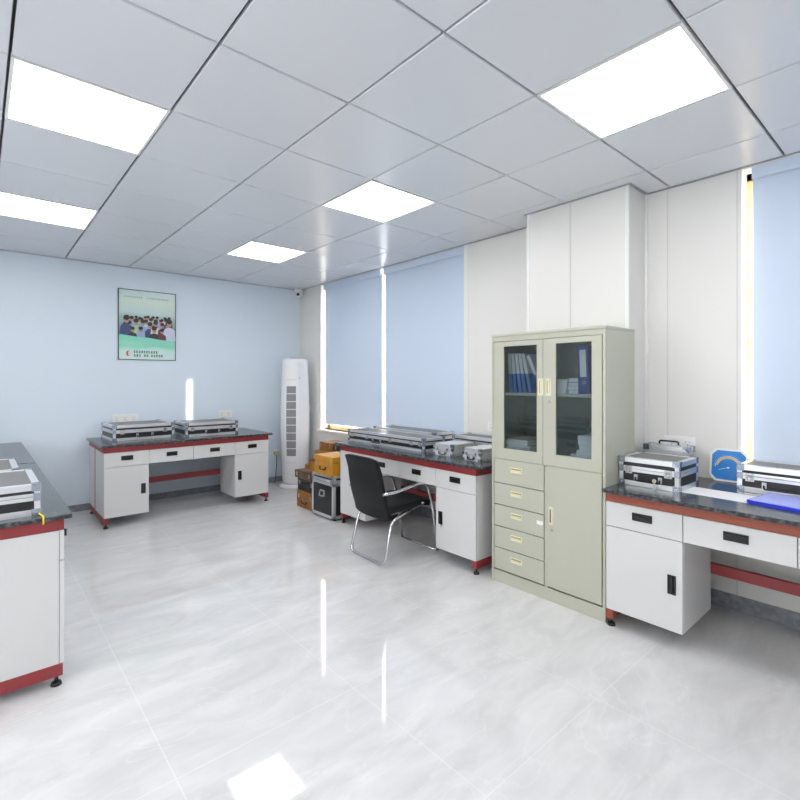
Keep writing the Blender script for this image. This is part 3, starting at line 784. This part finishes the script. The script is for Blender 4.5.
outlet('white switch plate on the wall right of the air conditioner', (XW, 6.23, 1.06), RW, 1, .09, .09)
# plug block and cord behind the air conditioner
pl = thing('power_adapter', 'beige plug block low on the blue wall left of the air conditioner', 'plug', (3.27, YB - .012 + .012, .42), 0)
MB().box((-.05, -.012, -.045), (.05, 0, .05), 'outlet_white').build('plate', pl, .003)
MB().box((-.035, -.06, -.03), (.04, -.012, .025), 'beige_plastic').build('plug', pl, .006)
MB().tube(rounded([(0, -.045, -.03), (0, -.05, -.15), (-.01, -.04, -.3), (-.02, -.05, -.405), (-.06, -.08, -.412)], .05), .005, 'black_plastic', 8).build('cord', pl)
# corner camera
cc = thing('security_camera', 'small white dome security camera in the ceiling corner', 'camera', (3.592, 6.385, H - .004), 0)
cc.scale = (1.25, 1.25, 1.25)
MB().cyl((0, 0, 0), (0, 0, -.03), .05, 'outlet_white', 24, .048).build('mount', cc)
def sphere(mb, c, r, m, nu=20, nv=12, zmin=-1, sq=1.0):
    vs = []; fs = []
    for i in range(nv + 1):
        a = -PI / 2 + PI * i / nv
        for k in range(nu): vs.append((c[0] + r * math.cos(a) * math.cos(2 * PI * k / nu), c[1] + r * math.cos(a) * math.sin(2 * PI * k / nu), c[2] + r * math.sin(a) * sq))
    for i in range(nv):
        for k in range(nu): fs.append((i * nu + k, i * nu + (k + 1) % nu, (i + 1) * nu + (k + 1) % nu, (i + 1) * nu + k))
    mb.add(vs, fs, m, None, True); return mb
sphere(MB(), (0, 0, -.055), .042, 'outlet_white').build('eyeball', cc)
MB().cyl((-.025, -.028, -.065), (-.033, -.037, -.07), .018, 'black_plastic', 16).build('lens', cc)

# poster ------------------------------------------------------------
PW, PH = .628, .83
po = thing('wall_poster', 'thin framed pale green poster of a crowd of people on the blue wall', 'poster', (1.575, YB, 2.145), 0)
def poster_mat():
    m = bpy.data.materials.new('poster_print'); m.use_nodes = True; MATS['poster_print'] = m; nt = m.node_tree; b = nt.nodes['Principled BSDF']
    tc = nt.nodes.new('ShaderNodeTexCoord'); sp = nt.nodes.new('ShaderNodeSeparateXYZ'); nt.links.new(tc.outputs['Object'], sp.inputs[0])
    mr = nt.nodes.new('ShaderNodeMapRange'); mr.inputs['From Min'].default_value = -PH / 2; mr.inputs['From Max'].default_value = PH / 2
    nt.links.new(sp.outputs['Z'], mr.inputs['Value'])
    n = nt.nodes.new('ShaderNodeTexNoise'); n.inputs['Scale'].default_value = 3; nt.links.new(tc.outputs['Object'], n.inputs['Vector'])
    ad = nt.nodes.new('ShaderNodeMath'); ad.operation = 'MULTIPLY_ADD'; ad.inputs[1].default_value = .12; nt.links.new(n.outputs['Fac'], ad.inputs[0]); nt.links.new(mr.outputs[0], ad.inputs[2])
    r = nt.nodes.new('ShaderNodeValToRGB'); cr = r.color_ramp
    stops = [(0, (214, 238, 232)), (.14, (204, 238, 230)), (.2, (150, 226, 200)), (.32, (168, 230, 214)), (.36, (110, 130, 134)), (.60, (170, 192, 192)), (.68, (200, 224, 220)), (.85, (218, 234, 222)), (1, (206, 228, 228))]
    while len(cr.elements) < len(stops): cr.elements.new(.5)
    for e, (p, c) in zip(cr.elements, stops): e.position = p; e.color = lin(c)
    s2 = nt.nodes.new('ShaderNodeMath'); s2.operation = 'SUBTRACT'; s2.inputs[1].default_value = .06; nt.links.new(ad.outputs[0], s2.inputs[0])
    nt.links.new(s2.outputs[0], r.inputs['Fac']); nt.links.new(r.outputs['Color'], b.inputs['Base Color']); b.inputs['Roughness'].default_value = .25
poster_mat()
MB().box((-PW / 2, -.010, -PH / 2), (PW / 2, -.0005, PH / 2), 'poster_print').build('print', po)
f = MB(); e = .007
f.box((-PW / 2 - e, -.016, -PH / 2 - e), (PW / 2 + e, 0, -PH / 2), 'case_black').box((-PW / 2 - e, -.016, PH / 2), (PW / 2 + e, 0, PH / 2 + e), 'case_black')
f.box((-PW / 2 - e, -.016, -PH / 2), (-PW / 2, 0, PH / 2), 'case_black').box((PW / 2, -.016, -PH / 2), (PW / 2 + e, 0, PH / 2), 'case_black'); f.build('frame', po)
mat('pr_hair', (40, 36, 40), .3); mat('pr_skin', (176, 140, 124), .3); mat('pr_navy', (62, 76, 118), .3); mat('pr_white', (206, 212, 232), .3)
mat('pr_lightblue', (150, 170, 210), .3); mat('pr_green', (168, 200, 150), .3); mat('pr_maroon', (96, 56, 66), .3); mat('pr_dark', (52, 54, 66), .3); mat('pr_cream', (214, 206, 200), .3)
mat('pr_table', (140, 222, 198), .3); mat('pr_ink', (60, 74, 82), .3); mat('pr_fadeink', (140, 164, 172), .3); mat('pr_red', (186, 60, 70), .3)
def disc(mb, cx, cz, rx, rz, y, m, n=14):
    vs = [(cx + rx * math.cos(2 * PI * k / n), y, cz + rz * math.sin(2 * PI * k / n)) for k in range(n)]
    mb.add(vs, [tuple(range(n))], m)
def person(mb, cx, cz, s, shirt, y, hair='pr_hair', zb=-.17):
    poly = [(-.052, 0), (-.05, .045), (-.03, .066), (-.012, .074), (.012, .074), (.03, .066), (.05, .045), (.052, 0)]
    vs = [(cx + a * s, y, cz - .115 * s + b * s) for a, b in poly]
    vs = [(cx - .056 * s, y, zb)] + vs + [(cx + .056 * s, y, zb)]
    mb.add(vs, [tuple(range(len(vs)))], shirt)
    disc(mb, cx, cz - .006 * s, .022 * s, .03 * s, y - .0001, 'pr_skin'); disc(mb, cx, cz + .014 * s, .026 * s, .022 * s, y - .0002, hair)
pm = MB(); y = -.0103
rnd = random.Random(3)
cols = ['pr_navy', 'pr_dark', 'pr_lightblue', 'pr_white', 'pr_cream', 'pr_maroon', 'pr_green', 'pr_white', 'pr_navy', 'pr_lightblue']
people = []
for row, (n_, z_, s_) in enumerate(((12, .085, .72), (10, .055, .88), (8, .02, 1.0))):
    for k in range(n_): people.append((-.272 + .544 * (k + .5 * (row % 2)) / (n_ - .5) + rnd.uniform(-.012, .012), z_ + rnd.uniform(-.018, .018), s_ * rnd.uniform(.9, 1.12), cols[rnd.randrange(10)]))
people += [(.255, .045, 1.35, 'pr_white'), (-.235, .06, 1.3, 'pr_navy'), (.07, -.045, 1.15, 'pr_dark'), (-.08, -.05, .95, 'pr_lightblue'), (.16, -.06, .9, 'pr_maroon'), (-.17, -.055, .9, 'pr_dark')]
for k, (cx, cz, s, c) in enumerate(people): person(pm, max(-.243, min(.243, cx)), cz, s, c, y - .0002 * k)
pm.add([(-.31, y - .008, -.17), (-.31, y - .008, -.12), (-.1, y - .008, -.145), (.02, y - .008, -.15), (.12, y - .008, -.165), (.31, y - .008, -.185), (.31, y - .008, -.20), (-.31, y - .008, -.2)], [tuple(range(8))], 'pr_table')
pm.build('crowd_picture', po)
im = MB()
def glyphrow(z, x0, x1, h, n, m, gapat=()):
    st = (x1 - x0) / n
    for k in range(n):
        if k in gapat: continue
        a = x0 + st * k; wv = st * .8; t = h * .16
        for q in range(3):
            zz = z - h / 2 + h * (q + .2) / 3; im.box((a, y - .0006, zz), (a + wv * random.uniform(.7, 1), y + .0004, zz + t), m)
        for q in range(2): xx = a + wv * random.uniform(.1, .8); im.box((xx, y - .0006, z - h / 2), (xx + t * .8, y + .0004, z + h / 2), m)
glyphrow(-.325, -.155, .115, .032, 10, 'pr_ink'); glyphrow(-.368, -.155, .175, .032, 12, 'pr_ink', (3, 6)); glyphrow(.335, -.26, .24, .018, 22, 'pr_fadeink', (9, 10))
im.build('lettering', po)
lg = MB(); disc(lg, -.215, -.345, .022, .032, y - .001, 'pr_red'); disc(lg, -.207, -.345, .016, .024, y - .0014, 'pr_cream'); lg.box((-.225, y - .002, -.375), (-.218, y - .0005, -.315), 'pr_red'); lg.build('logo', po)

# ================================================================== SMALL THINGS ON BENCHES
# blue octagonal gauge
ga = thing('thermometer_gauge', 'blue octagonal thermometer gauge with white rim propped on the right bench', 'gauge', (3.595, .945, ZTOP + .0005), RW + .0)
s, c = .105, .033
def octo(s, c, z0): return [(-s + c, z0), (s - c, z0), (s, z0 + c), (s, z0 + 2 * s - c), (s - c, z0 + 2 * s), (-s + c, z0 + 2 * s), (-s, z0 + 2 * s - c), (-s, z0 + c)]
Ml = Matrix.Rotation(-.18, 4, 'X')
MB().prism(octo(s, c, 0), 0, .018, 'outlet_white', Ml).build('case', ga, .003)
MB().prism(octo(s - .013, c - .004, .013), -.0015, 0.001, 'gauge_blue', Ml).build('dial', ga)
dm = MB()
def arc(r0, r1, a0, a1, m_, n=24, y=-.0022):
    vs = []; 
    for k in range(n + 1):
        a = a0 + (a1 - a0) * k / n; vs += [(r0 * math.cos(a), y, .09 + r0 * math.sin(a)), (r1 * math.cos(a), y, .09 + r1 * math.sin(a))]
    dm.add(vs, [(2 * k, 2 * k + 1, 2 * k + 3, 2 * k + 2) for k in range(n)], m_, Ml)
arc(.058, .067, .2, PI * .95, 'gauge_yellow'); arc(.070, .0725, .1, PI, 'outlet_white')
for k in range(19):
    a = .1 + (PI - .1) * k / 18; dm.box((-.0008, -.0024, .073), (.0008, -.0018, .082), 'outlet_white', Ml @ Matrix.Translation((0, 0, .09)) @ Matrix.Rotation(a - PI / 2, 4, 'Y'))
dm.build('scale_marks', ga)
nm = MB(); Mn = Ml @ Matrix.Translation((0, 0, .09)) @ Matrix.Rotation(-1.9, 4, 'Y')
nm.box((-.0012, -.004, -.01), (.0012, -.003, .055), 'outlet_white', Mn); disc_v = MB()
nm.cyl((0, -.004, .09), (0, -.002, .09), .006, 'outlet_white', 16, M=Ml); nm.build('needle', ga)
# papers and folder
pp = thing('paper_sheet', 'loose white paper sheets on the dark top of the right bench', 'paper', (3.17, .88, ZTOP + .0005), RW - .04)
MB().box((-.165, -.105, 0), (.165, .105, .0012), 'paper').build('sheet', pp)
MB().box((-.155, -.10, .0013), (.168, .10, .0022), 'paper', Matrix.Rotation(.03, 4, 'Z')).build('top_sheet', pp)
fo = thing('document_folder', 'bright blue document folder with pale lilac cover on the right bench', 'folder', (3.185, .53, ZTOP + .0005), RW - .16)
MB().box((-.17, -.14, 0), (.17, .15, .003), 'folder_blue').box((-.17, -.14, 0), (-.155, .15, .016), 'folder_blue').box((-.17, -.14, .003), (.17, -.132, .014), 'folder_blue').build('back_cover', fo, .001)
MB().box((-.15, -.125, .003), (.15, .14, .012), 'paper').build('papers', fo)
MB().box((-.165, -.132, .0145), (.17, .15, .0165), 'folder_lilac').build('front_cover', fo, .001)
# key on the case
k = thing('key', 'small key with pale tag hanging at the front of the right bench case', 'key', (3.018, 1.165, ZTOP + .0005), RW)
MB().cyl((0, 0, .05), (0, .003, .05), .012, 'beige_plastic', 20).build('tag', k)
MB().box((-.003, 0, 0), (.003, .0025, .038), 'steel').box((.003, 0, .004), (.007, .0025, .012), 'steel').build('blade', k)
# yellow strap on left bench
ys_ = thing('yellow_strap', 'thin yellow strap lying over the edge of the left bench', 'strap', (.235, 2.813, ZTOP + .004), 0)
MB().tube([(-.03, .20, .003), (-.01, .08, .003), (.0, .012, .003), (.0, .004, -.002), (.0, .003, -.034)], .0035, 'yellow', 8).build('band', ys_)
# sticker on the left case lid
st = thing('lid_sticker', 'white sticker on the lid of the case at the left edge', 'sticker', (-.0, 3.10, ZTOP + .0005 + .149), 0)
MB().box((-.035, -.02, 0), (.035, .02, .0008), 'paper').build('label_sheet', st)
# amber bottle-like thing beside the cabinet
am = thing('cardboard_box', 'small ochre box behind the aluminium box nearest the filing cabinet', 'box', (3.335, 2.60, ZTOP + .0005), RW)
MB().box((-.04, -.035, 0), (.04, .035, .085), 'wood_yellow').build('carton', am, .003)
